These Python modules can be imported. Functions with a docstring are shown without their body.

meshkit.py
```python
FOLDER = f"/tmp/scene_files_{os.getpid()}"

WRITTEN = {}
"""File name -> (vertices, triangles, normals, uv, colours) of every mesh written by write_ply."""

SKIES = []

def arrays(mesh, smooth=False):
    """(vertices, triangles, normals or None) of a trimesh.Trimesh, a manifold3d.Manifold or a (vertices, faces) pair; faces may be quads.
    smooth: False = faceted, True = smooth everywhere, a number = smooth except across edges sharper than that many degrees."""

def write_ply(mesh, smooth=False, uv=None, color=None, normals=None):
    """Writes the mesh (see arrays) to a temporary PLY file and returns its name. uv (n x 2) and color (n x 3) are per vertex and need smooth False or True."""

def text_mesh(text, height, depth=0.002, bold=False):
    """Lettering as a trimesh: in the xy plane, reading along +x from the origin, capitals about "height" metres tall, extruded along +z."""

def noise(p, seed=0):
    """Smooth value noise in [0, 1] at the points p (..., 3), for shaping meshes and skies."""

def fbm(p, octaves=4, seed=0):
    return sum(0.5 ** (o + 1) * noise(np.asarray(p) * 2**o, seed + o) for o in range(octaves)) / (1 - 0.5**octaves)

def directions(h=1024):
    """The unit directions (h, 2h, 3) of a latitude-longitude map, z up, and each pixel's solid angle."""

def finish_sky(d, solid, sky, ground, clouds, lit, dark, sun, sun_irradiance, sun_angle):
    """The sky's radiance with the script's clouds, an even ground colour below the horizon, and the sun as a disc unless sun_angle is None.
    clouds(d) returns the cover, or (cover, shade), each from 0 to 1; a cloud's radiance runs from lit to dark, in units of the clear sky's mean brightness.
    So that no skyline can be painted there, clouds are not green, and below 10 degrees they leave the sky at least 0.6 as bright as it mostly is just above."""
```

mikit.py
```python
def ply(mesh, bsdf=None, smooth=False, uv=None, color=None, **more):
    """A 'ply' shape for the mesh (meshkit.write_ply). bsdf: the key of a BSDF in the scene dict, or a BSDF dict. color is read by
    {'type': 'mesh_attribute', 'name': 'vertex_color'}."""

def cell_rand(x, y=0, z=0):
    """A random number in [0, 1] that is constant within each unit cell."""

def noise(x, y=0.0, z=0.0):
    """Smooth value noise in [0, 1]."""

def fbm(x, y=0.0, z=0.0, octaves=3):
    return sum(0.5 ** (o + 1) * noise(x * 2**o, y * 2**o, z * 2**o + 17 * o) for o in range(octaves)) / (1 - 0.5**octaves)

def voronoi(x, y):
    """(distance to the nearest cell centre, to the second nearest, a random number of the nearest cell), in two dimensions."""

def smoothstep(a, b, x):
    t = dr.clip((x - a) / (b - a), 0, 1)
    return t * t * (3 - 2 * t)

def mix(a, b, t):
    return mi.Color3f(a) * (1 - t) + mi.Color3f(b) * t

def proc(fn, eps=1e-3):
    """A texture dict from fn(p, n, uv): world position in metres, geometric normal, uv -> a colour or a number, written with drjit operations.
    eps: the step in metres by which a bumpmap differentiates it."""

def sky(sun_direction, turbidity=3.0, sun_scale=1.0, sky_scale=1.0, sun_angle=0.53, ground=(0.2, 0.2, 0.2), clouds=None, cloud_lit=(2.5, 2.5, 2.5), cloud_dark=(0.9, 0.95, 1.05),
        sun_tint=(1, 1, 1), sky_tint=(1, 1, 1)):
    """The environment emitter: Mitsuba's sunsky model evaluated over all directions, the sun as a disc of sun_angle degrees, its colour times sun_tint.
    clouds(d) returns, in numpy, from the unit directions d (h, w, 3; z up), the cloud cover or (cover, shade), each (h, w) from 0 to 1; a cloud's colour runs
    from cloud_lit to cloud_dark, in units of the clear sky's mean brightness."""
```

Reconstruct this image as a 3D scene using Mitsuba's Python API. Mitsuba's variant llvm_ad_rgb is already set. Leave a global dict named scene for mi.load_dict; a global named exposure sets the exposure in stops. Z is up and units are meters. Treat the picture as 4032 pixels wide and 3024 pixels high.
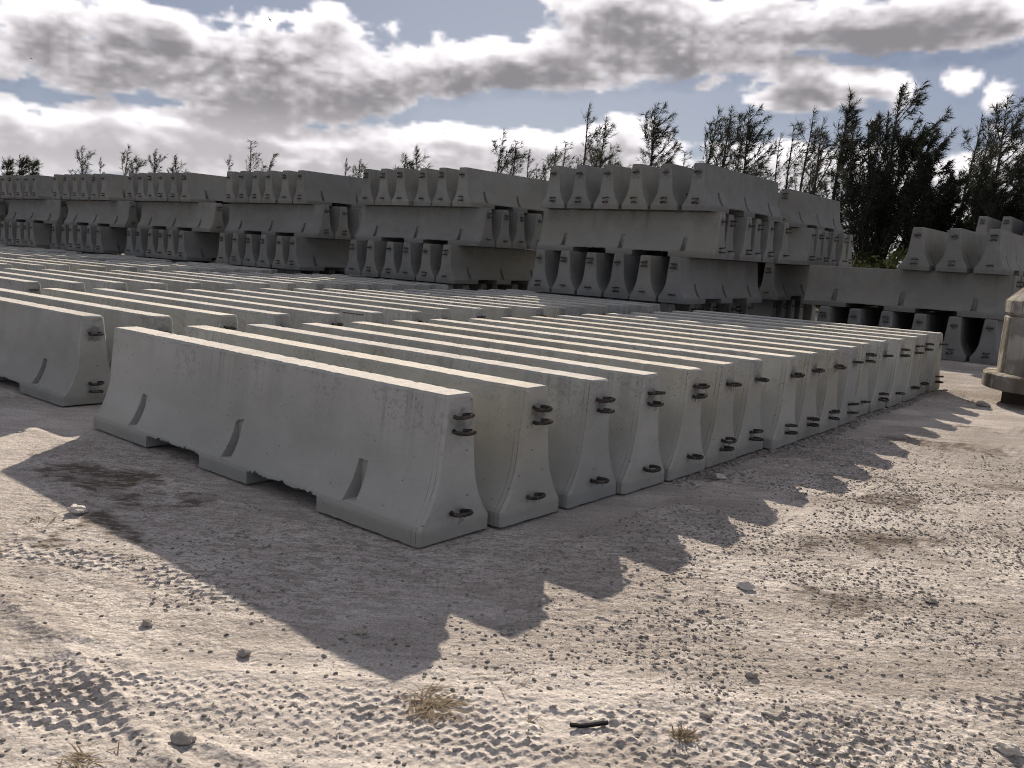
import math, random
import numpy as np, trimesh, manifold3d as m3, drjit as dr, mitsuba as mi
import mikit, meshkit
from mikit import proc, noise, fbm, voronoi, smoothstep, mix

T = mi.ScalarTransform4f
scene, labels = {}, {}
rng = np.random.default_rng(7)

# ------------------------------------------------------------------ camera, sky, exposure
CAM = np.array([3.0869, -3.3525, 1.5932])
YAW, PITCH, ROLL = 2.2204, 0.148, 0.0566


def camera_axes():
    f = np.array([math.cos(PITCH) * math.cos(YAW), math.cos(PITCH) * math.sin(YAW), -math.sin(PITCH)])
    r = np.array([math.sin(YAW), -math.cos(YAW), 0.0])
    u = np.cross(r, f)
    return f, -math.sin(ROLL) * r + math.cos(ROLL) * u


FWD, UP = camera_axes()
scene['camera'] = {'type': 'perspective', 'fov': 2 * math.degrees(math.atan(2016 / 3465.6)), 'fov_axis': 'x', 'near_clip': 0.05, 'far_clip': 5000.0,
                   'to_world': T().look_at(origin=CAM.tolist(), target=(CAM + FWD).tolist(), up=UP.tolist())}

CLOUD_BANKS = [(28.8, 8.4, 4.7, 1.8, 1.0), (22.4, 9.2, 4.9, 1.8, 1.25), (16.5, 9.3, 4.9, 1.7, 1.2), (11.0, 9.5, 4.6, 1.5, 1.1), (5.3, 10.4, 4.0, 1.5, 1.1), (0.4, 10.7, 1.7, 1.9, 0.7), (26.7, 11.3, 5.6, 1.4, 0.8), (17.6, 11.8, 3.8, 1.5, 0.75), (12.2, 12.7, 4.8, 1.4, 0.75), (20.1, 8.1, 5.9, 0.9, 0.7), (10.9, 8.2, 4.3, 0.6, 0.6), (-3.0, 11.4, 4.6, 2.0, 1.2), (-7.1, 13.8, 5.3, 2.1, 1.05), (-14.0, 13.9, 6.5, 1.8, 1.05), (-21.7, 14.0, 6.1, 1.5, 1.15), (-26.5, 13.5, 4.4, 1.9, 1.0), (-10.1, 11.6, 4.7, 1.3, 0.8), (-18.0, 10.8, 2.9, 1.4, 1.2), (-20.9, 10.2, 3.0, 0.8, 0.5), (-4.6, 9.7, 4.6, 0.7, 0.5), (-25.8, 10.2, 1.7, 0.8, 0.75), (-28.4, 9.2, 1.0, 1.1, 0.7), (-25.0, 12.4, 3.4, 1.0, 0.45), (25.6, 5.7, 5.8, 1.3, 0.95), (17.5, 6.1, 7.2, 1.3, 0.95), (8.3, 6.4, 6.7, 1.3, 0.95), (0.2, 6.5, 5.3, 1.1, 0.9), (-5.6, 7.7, 2.2, 1.1, 0.8), (-5.7, 6.1, 4.6, 0.8, 0.7), (28.9, 3.7, 8.6, 1.0, 0.75), (18.0, 4.6, 11.2, 1.0, 0.7), (6.8, 5.0, 11.7, 1.0, 0.7), (-13.4, 6.3, 8.0, 1.1, 0.55), (-21.4, 6.2, 7.2, 1.1, 0.5), (-28.0, 7.0, 1.3, 1.5, 0.6), (-23.5, 9.3, 1.4, 0.6, 0.3), (3.5, 13.8, 3.2, 1.1, -1.1), (14.4, 13.7, 1.6, 0.8, -0.9), (22.4, 12.4, 1.0, 0.6, -0.4), (28.8, 7.4, 3.7, 0.5, -0.75), (22.4, 7.3, 5.2, 0.5, -0.75), (14.8, 7.1, 6.2, 0.4, -0.6), (7.8, 8.1, 2.3, 0.5, -0.6), (3.8, 8.1, 3.5, 0.7, -0.7), (-1.2, 8.7, 4.9, 0.6, -1.0), (-8.9, 9.4, 5.5, 0.9, -0.9), (-14.4, 9.7, 1.6, 1.1, -0.7), (-14.3, 8.1, 4.3, 0.8, -0.5), (-22.2, 11.8, 2.2, 0.5, -0.8), (-25.8, 11.7, 2.5, 0.4, -0.5), (-24.0, 8.9, 2.8, 1.3, -0.8), (-27.1, 8.5, 1.4, 1.0, -0.5), (-9.9, 7.8, 2.2, 1.1, -0.5)]
# each bank: azimuth left of the yard's long axis, elevation, half-widths (degrees) and thickness (negative: a gap)


def cloud_cover(d):
    az = (np.degrees(np.arctan2(d[..., 1], d[..., 0])) - 127.2 + 180) % 360 - 180
    el = np.degrees(np.arcsin(np.clip(d[..., 2], -1, 1)))

    def s(lo, hi, x):
        t = np.clip((x - lo) / (hi - lo), 0, 1)
        return t * t * (3 - 2 * t)

    def density(e0, k=1.0):
        q = np.stack([az / 7.0, e0 / 3.4, np.zeros_like(az)], -1)
        n1 = meshkit.fbm(q + 3.1, 3, seed=3) - .5
        n2 = meshkit.fbm(q + 9.7, 3, seed=5) - .5
        a, e = az + n1 * 8, e0 + n2 * 2.4
        D = 1.25 * np.exp(-((e0 - 1.5) / 3.2) ** 2)
        for ca, ce, ra, re, w in CLOUD_BANKS:
            D = D + w * np.exp(-((a - ca) / ra) ** 2 - ((e - ce) / re) ** 2)
        D = np.where(D > 0, np.tanh(D * .98), np.maximum(D, -.5))
        big = meshkit.fbm(np.stack([d[..., 0] * 3.2, d[..., 1] * 3.2, (d[..., 2] + np.radians(e0 - el)) * 6], -1) + 20, 5, seed=9)
        m = np.maximum(s(31, 40, np.abs(az)), s(19, 26, e0))
        D = D * (1 - m) + (big - .435) * 4.2 * m
        w = n1[..., None] * 1.2
        fine = meshkit.fbm(q * 2.3 + w + 1.7, 5, seed=11) - .5
        bil = np.abs(meshkit.fbm(q * 2.6 + w + 5.5, 4, seed=13) - .5) * 2 + np.abs(meshkit.fbm(q * 6.5 + w + 2.5, 3, seed=17) - .5)
        return D + k * (fine * 1.55 + (.22 - bil) * .85 - n2 * .55)
    F, G = density(el), density(el + 1.1, .75)   # cloud here, and the cloud above that the light from behind comes through
    return .10 + .90 * s(.28, .58, F), s(.30, 1.12, .40 * F + .68 * G) * (.60 + .14 * s(2.5, 4.5, el) + .26 * s(5.5, 9, el))


SUN = (-0.95, 1.30, 0.80)
scene['sky'] = mikit.sky(SUN, turbidity=2.2, sun_scale=1.0, sky_scale=.195, sun_angle=0.6, sun_tint=(.90, 1.0, 1.27), sky_tint=(1.05, 1.0, 1.19), ground=(.3, .28, .26),
                         clouds=cloud_cover, cloud_lit=(11.0, 10.5, 10.7), cloud_dark=(2.45, 2.33, 2.5))
exposure = 2.85


# ------------------------------------------------------------------ helpers
def two(b):
    return {'type': 'twosided', 'bsdf': b}


def numbered(name):
    if name not in scene and name not in labels:
        return name
    k = 1
    while f'{name}_{k:03d}' in scene or f'{name}_{k:03d}' in labels:
        k += 1
    return f'{name}_{k:03d}'


def tag(key, label=None, category=None, group=None, kind=None):
    d = {k: v for k, v in dict(label=label, category=category, group=group, kind=kind).items() if v}
    if d:
        labels[key] = d


ORD = ['', 'first', 'second', 'third', 'fourth', 'fifth', 'sixth', 'seventh', 'eighth', 'ninth', 'tenth', 'eleventh', 'twelfth', 'thirteenth', 'fourteenth', 'fifteenth', 'sixteenth',
       'seventeenth', 'eighteenth', 'nineteenth', 'twentieth']

# ------------------------------------------------------------------ materials


def ground_color(p, n, uv):
    big = fbm(p.x * .55 + 3, p.y * .55, 0, 4)
    mid = fbm(p.x * 3.1, p.y * 3.1 + 7, 0, 4)
    u, v = p.x * .81 + p.y * .58, -p.x * .58 + p.y * .81
    strk = fbm(u * 4, v * 30, 3, 4)
    c = mix((.325, .302, .286), (.45, .424, .405), smoothstep(.34, .66, big * .4 + mid * .25 + strk * .35))
    c = mix(c, (.51, .483, .462), smoothstep(.58, .72, mid) * .4)
    c = mix(c, (.235, .213, .196), smoothstep(.46, .66, fbm(u * 1.1 + 2, v * 2.6, 11, 5)) * smoothstep(-.4, 1.6, p.x + .25 * p.y) * .55)
    soil = mi.Float(0)
    for x, y, rx, ry, w in ((-2.3, -.5, .75, .28, 1.), (-1.45, -.95, .35, .16, .8), (-1.35, -1.3, .2, .12, .7), (1.62, 3.15, .35, .3, .9), (1.8, 2.0, .42, .35, .8), (1.55, 1.7, .4, .3, .5),
                            (1.85, .95, .32, .26, .7), (1.35, 5.75, .7, .3, .9), (1.5, 7.2, .5, .25, .6), (.45, 2.75, .3, .16, .6), (2.2, 2.6, .5, .4, .5), (2.2, 4.4, .4, .5, .5)):
        soil = dr.maximum(soil, w * dr.exp(-dr.square((p.x - x) / rx) - dr.square((p.y - y) / ry)))
    soil = smoothstep(.42, .8, soil + (fbm(p.x * 6, p.y * 6, 5, 4) - .5) * 1.5)
    patch = smoothstep(.34, .64, fbm(p.x * .7 + 4, p.y * .7, 8, 3) + .10 * smoothstep(0, 2.5, p.x))
    grit_shade = fbm(u * 70, v * 120, 6, 3)  # dark grit, with tiny shadows between grains painted into the colour
    clods = smoothstep(.51, .62, fbm(u * 22, v * 48, 6, 4)) * patch
    c = mix(c, (.20, .182, .166), clods * .55)
    c = mix(c, (.17, .155, .142), smoothstep(.60, .72, grit_shade) * (.25 + .45 * patch))
    c = mix(c, (.115, .098, .085), soil * (.40 + .55 * smoothstep(.42, .6, fbm(u * 14, v * 34, 7, 3))))
    g = noise(p.x * 150, p.y * 150)
    return c * (.75 + .38 * g)


scene['mat_ground'] = two({'type': 'bumpmap', 'scale': 1.0, 'nested': {'type': 'diffuse', 'reflectance': proc(ground_color)},
                           'texture': {**proc(lambda p, n, uv: fbm(p.x * 60, p.y * 60, 2, 4) * .0065, eps=1.5e-3)}})


def concrete(tone, seed):
    def fn(p, n, uv):
        u, v = uv.x, uv.y
        s = seed * 13.7
        big = fbm(p.x * .9 + s, p.y * .9, p.z * 1.3 + s, 4)
        mid = fbm(p.x * 5 + s, p.y * 5, p.z * 5, 4)
        drip = fbm(u * 5.5 + p.y * .8 + s, v * .55 + p.x * .3, 1, 4)
        top_lit = smoothstep(.75, .95, n.z)  # upward faces painted paler, sunlight put into their colour
        c = mix(mix((.300, .309, .298), (.362, .372, .366), smoothstep(.3, .7, big * .6 + mid * .4)), (.51, .50, .48), top_lit)
        c = mix(c, (.335, .328, .290), smoothstep(.52, .70, fbm(p.x * 1.4 + s + 9, p.y * 1.4, p.z * 1.9, 3)) * .5 * (1 - top_lit))
        side = smoothstep(.85, .5, dr.abs(n.z))
        c = c * (1 - .10 * smoothstep(.5, .75, drip) * smoothstep(.2, .75, v))
        thin = smoothstep(.60, .72, fbm(u * 26 + p.y * 5 + s, v * 1.3 + p.x * .2, 6, 3)) * smoothstep(.30, .78, v) * smoothstep(.45, .62, fbm(u * 1.6 + p.y + s, p.y * 2, 2, 3))
        c = c * (1 - .17 * thin * side)
        speck = smoothstep(.56, .66, fbm(u * 58 + p.y * 9 + s, v * 58 + p.x, 4, 3)) * smoothstep(.50, .62, fbm(u * 3.1 + p.y * 1.3 + s, v * 4.5, 8, 3)) * smoothstep(.35, .70, v)
        c = mix(c, (.16, .145, .125), speck * side * .34)
        c = mix(c, (.19, .18, .165), smoothstep(.775, .80, v) * side * smoothstep(.48, .62, fbm(u * 17 + p.y * 3 + s, v * 5, 9, 3)) * .3)
        al = dr.abs(u)
        wob = (noise(v * 9 + p.y * 3, u * .2) - .5) * .004
        seam = dr.maximum(smoothstep(.004, .0015, dr.abs(al - 1.962 - wob)), .8 * smoothstep(.0045, .002, dr.abs(al - 1.925 - wob)))
        c = c * (1 - .42 * seam * side * (.35 + .65 * smoothstep(.3, .6, noise(v * 5 + p.y * 5 + s, 3))))
        ends = smoothstep(2.02, 2.04, al)
        halo = dr.exp(-dr.square((al - 2.3) / .04) - dr.square((v - .65) / .075)) + .7 * dr.exp(-dr.square((al - 2.3) / .035) - dr.square((v - .14) / .05))
        c = c * (1 - ends * .45 * smoothstep(.2, .75, halo * .8 + (fbm(p.x * 22 + s, p.y * 22, p.z * 22, 3) - .5) * .9))
        c = mix(c, (.25, .24, .225), ends * smoothstep(.50, .63, fbm(p.x * 13 + s, p.y * 13 + s, p.z * 13, 5)) * .32 * (.35 + .65 * smoothstep(.5, .66, v)))
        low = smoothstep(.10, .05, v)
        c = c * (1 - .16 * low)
        d1, d2, r = voronoi(u * 8 + p.y * .7 + s, v * 11 + p.x * .3)
        c = c * (1 - .5 * smoothstep(.075, .03, d1) * smoothstep(.80, .86, r))
        c = c * (.94 + .12 * fbm(p.x * 60, p.y * 60, p.z * 60, 2))
        return c * mi.Color3f(*tone)
    return fn


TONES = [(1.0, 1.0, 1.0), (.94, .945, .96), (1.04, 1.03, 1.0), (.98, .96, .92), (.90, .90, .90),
         (.61, .615, .63), (.56, .565, .585), (.645, .64, .635)]   # the last three: stack casts, their deeper shade put into the tone
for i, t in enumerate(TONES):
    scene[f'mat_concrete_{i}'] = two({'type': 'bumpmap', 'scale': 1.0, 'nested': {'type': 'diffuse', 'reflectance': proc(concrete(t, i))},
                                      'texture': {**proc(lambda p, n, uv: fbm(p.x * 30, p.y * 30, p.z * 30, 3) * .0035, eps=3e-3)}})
scene['mat_steel'] = two({'type': 'diffuse', 'reflectance': proc(lambda p, n, uv: mix((.040, .039, .040), (.095, .080, .074), smoothstep(.4, .7, fbm(p.x * 40, p.y * 40, p.z * 40))))})
scene['mat_ink'] = two({'type': 'diffuse', 'reflectance': {'type': 'rgb', 'value': (.09, .085, .085)}})
scene['mat_rock'] = two({'type': 'diffuse', 'reflectance': proc(lambda p, n, uv: mix((.20, .185, .17), (.40, .375, .34), fbm(p.x * 24, p.y * 24, p.z * 24, 4)))})
scene['mat_gravel'] = two({'type': 'diffuse', 'reflectance': proc(lambda p, n, uv: mix((.12, .112, .106), (.30, .284, .266), noise(p.x * 60, p.y * 60)))})
scene['mat_pale_rock'] = two({'type': 'diffuse', 'reflectance': proc(lambda p, n, uv: mix((.36, .34, .315), (.54, .52, .495), fbm(p.x * 24, p.y * 24, p.z * 24, 4)))})
scene['mat_straw'] = {'type': 'principledthin', 'base_color': {'type': 'rgb', 'value': (.20, .165, .12)}, 'roughness': .8, 'diff_trans': .4}
scene['mat_bark'] = two({'type': 'diffuse', 'reflectance': proc(lambda p, n, uv: mix((.05, .042, .036), (.12, .10, .085), fbm(p.x * 5, p.y * 5, p.z * 2)))})
for i, c in enumerate([(.050, .055, .040), (.036, .041, .032), (.052, .062, .030)]):
    scene[f'mat_needles_{i}'] = {'type': 'principledthin', 'base_color': proc((lambda c: lambda p, n, uv: mi.Color3f(*c) * (.65 + .7 * fbm(p.x * 1.1, p.y * 1.1, p.z * 1.1)))(c)), 'roughness': .75, 'diff_trans': .55}
scene['mat_black'] = two({'type': 'diffuse', 'reflectance': {'type': 'rgb', 'value': (.022, .022, .024)}})


def old_concrete(p, n, uv):
    ang = dr.atan2(p.y - 10.0, p.x - 1.93)
    c = mix((.245, .235, .215), (.40, .385, .355), fbm(p.x * 2.2, p.y * 2.2, p.z * 2.2, 4))
    c = mix(c, (.13, .115, .095), smoothstep(.52, .66, fbm(ang * 7, p.z * .6, 3, 4)) * .9)
    c = mix(c, (.10, .09, .075), smoothstep(.46, .6, fbm(p.x * 4 + 5, p.y * 4, p.z * 4, 4)) * .55)
    return c * (.9 + .2 * noise(p.x * 70, p.y * 70, p.z * 70))


scene['mat_old_concrete'] = two({'type': 'bumpmap', 'scale': 1.0, 'nested': {'type': 'diffuse', 'reflectance': proc(old_concrete)}, 'texture': {**proc(lambda p, n, uv: fbm(p.x * 25, p.y * 25, p.z * 25, 3) * .006, eps=3e-3)}})

# ------------------------------------------------------------------ ground
TRACKS = [  # centre line, half width, pitch of the tread rows
    ([(-2.2, -3.4), (-1.0, -2.75), (0., -2.12), (.35, -1.9), (.69, -1.68), (.99, -1.43), (1.31, -1.2), (1.66, -1.0), (2.02, -.69), (2.32, -.41), (2.62, -.05), (2.95, .42), (3.3, 1.1)], .25, .060),
    ([(-3.6, -2.6), (-2.4, -2.05), (-1.42, -1.55), (-1.0, -1.3), (-.6, -1.17), (-.2, -1.08), (.1, -1.0)], .16, .065),
    ([(1.0, -2.2), (1.7, -1.6), (2.3, -1.05), (2.9, -.5), (3.4, .1)], .18, .07)]


def poly_coords(x, y, pts):
    """signed distance from, and arc length along, a polyline"""
    P = np.array(pts)
    best, side, along = np.full(x.shape, 1e9), np.zeros_like(x), np.zeros_like(x)
    s0 = 0.
    for a, b in zip(P[:-1], P[1:]):
        d = b - a
        L = np.hypot(*d)
        d = d / L
        t = np.clip((x - a[0]) * d[0] + (y - a[1]) * d[1], 0, L)
        ex, ey = x - a[0] - t * d[0], y - a[1] - t * d[1]
        q = np.hypot(ex, ey)
        c = q < best
        best, side, along = np.where(c, q, best), np.where(c, np.sign(d[0] * ey - d[1] * ex) * q, side), np.where(c, s0 + t, along)
        s0 += L
    return side, along


def nz(x, y, k, seed, octv=3):
    return meshkit.fbm(np.stack([x * k, y * k, np.zeros_like(x)], -1), octv, seed) - .5


def ground_height(x, y):
    h = .035 * nz(x, y, .35, 1) + .012 * nz(x, y, 1.7, 2)
    near = np.clip(1.3 - np.hypot(x - 1, y) / 14, 0, 1)
    u, v = x * .81 + y * .58, -x * .58 + y * .81
    h = h + near * (.010 * nz(u * .5, v * 2.2, 3.5, 3) + .006 * nz(u * .45, v * 1.8, 12, 4) + .004 * nz(x, y, 17, 5, 2) * (.4 + 1.5 * np.clip(nz(x, y, 1.1, 6) * 4 + .4, 0, 1)))
    lump = np.clip(nz(x, y, 26, 8, 2) * 4 - .35, 0, 1) * np.clip(nz(x, y, .8, 9) * 5 + .5, 0, 1)
    h = h + near * .007 * lump
    for k, (pts, hw, pitch) in enumerate(TRACKS):
        s, a = poly_coords(x, y, pts)
        s = s + .03 * nz(x, y, 3, 20 + k)
        mask = np.clip((hw - np.abs(s)) / .05, 0, 1)
        mask = mask * np.clip(1.0 + 2.0 * nz(x, y, 2.2, 30 + k), .45, 1.15) * np.clip(1.25 - .28 * np.maximum(x - .6, 0), .5, 1)
        tri = np.abs(((a / .068 + .25 * nz(x, y, 5, 33)) % 1) - .5) * 2
        row = s / pitch + .68 * tri + .7 * nz(x, y, 4, 40 + k)
        w = row % 1
        ridge = np.exp(-((w - .5) / .17) ** 2) * np.clip(1.0 + 1.3 * nz(x, y, 8, 130 + k), .45, 1.2) + .25 * w
        h = h + mask * ((.0095, .0065, .006)[k] * (ridge - .28) - .001 + .003 * nz(x, y, 34, 50 + k, 2)) + .006 * np.exp(-((np.abs(s) - hw - .03) / .04) ** 2) * (.5 + nz(x, y, 4, 60))
    # smooth ruts pushed up by wheels, and the earth bank in front of the sixth barrier
    for pts, w, hh in (([(-.9, -1.8), (-.2, -1.82), (.3, -1.88), (.85, -1.98)], .045, .02), ([(-1.2, -1.75), (-.6, -1.72), (-.1, -1.74)], .06, .018), ([(.75, -1.86), (1.0, -1.80), (1.3, -1.78)], .03, .015),
                       ([(1.0, 5.4), (1.5, 5.9), (2.2, 6.4)], .12, .03), ([(1.2, 4.9), (2.0, 5.6), (2.9, 6.2)], .08, .03), ([(.42, 2.4), (.5, 2.85), (.52, 3.2)], .09, .05), ([(1.4, 7.0), (1.9, 7.6)], .1, .03)):
        s, _ = poly_coords(x, y, pts)
        h = h + hh * np.exp(-(s / w) ** 2) * (.75 + 1.2 * nz(x, y, 11, 70))
    for x0, x1, y0, y1 in ((-4.15, .42, -.1, 10.6), (-36, -3.7, .2, 22), (-4, 1.6, 15.3, 30)):
        dd = np.maximum(np.maximum(x0 - x, x - x1), np.maximum(y0 - y, y - y1))
        k = np.clip(dd / .12, 0, 1)
        h = h * k + (1 - k) * (-.014 + .01 * nz(x, y, 3, 80))
    return h


def axis(lo, hi, step, far):
    core = np.arange(lo, hi, step)
    up, s = [core[-1]], step
    while up[-1] < far:
        s *= 1.06
        up.append(up[-1] + s)
    dn, s = [core[0]], step
    while dn[-1] > -far:
        s *= 1.06
        dn.append(dn[-1] - s)
    return np.concatenate([np.array(dn[:0:-1]), core, np.array(up[1:])])


gx, gy = axis(-1.7, 3.1, .0095, 900), axis(-2.45, 1.7, .0095, 900)
X, Y = np.meshgrid(gx, gy)
Z = ground_height(X, Y)
idx = np.arange(X.size).reshape(X.shape)
quads = np.stack([idx[:-1, :-1], idx[:-1, 1:], idx[1:, 1:], idx[1:, :-1]], -1).reshape(-1, 4)
scene['ground'] = mikit.ply((np.stack([X, Y, Z], -1).reshape(-1, 3), quads), 'mat_ground', smooth=True)
tag('ground', 'pale dusty crushed limestone yard with tyre tracks', kind='structure')


def gh(x, y):
    return float(ground_height(np.array([float(x)]), np.array([float(y)]))[0])


# ------------------------------------------------------------------ barriers
L, H, B = 3.97, .813, .5686


def half_profile(n_curve, n_face):
    """(half width, height) from the foot to the top edge of the sloping face"""
    P = [(B / 2, 0), (B / 2, .085)]
    a, c, b = np.array([B / 2, .085]), np.array([.178, .215]), np.array([.150, .37])
    for t in np.linspace(0, 1, n_curve + 1)[1:]:
        P.append(tuple((1 - t) ** 2 * a + 2 * t * (1 - t) * c + t * t * b))
    for t in np.linspace(0, 1, n_face + 1)[1:]:
        P.append((.150 + t * (.105 - .150), .37 + t * (.797 - .37)))
    P.append((.0905, H))
    return P


def jag(x0, x1, z, amp, r, n=40):
    xs = np.linspace(x0, x1, n)
    top = z + np.abs(np.cumsum(r.normal(0, amp, n)) * .35 + r.normal(0, amp, n)) * np.clip(np.minimum(xs - x0, x1 - xs) / .08, .2, 1)
    return [(x0, -.1), (x1, -.1)] + [(x, t) for x, t in zip(xs[::-1], top[::-1])]


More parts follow.
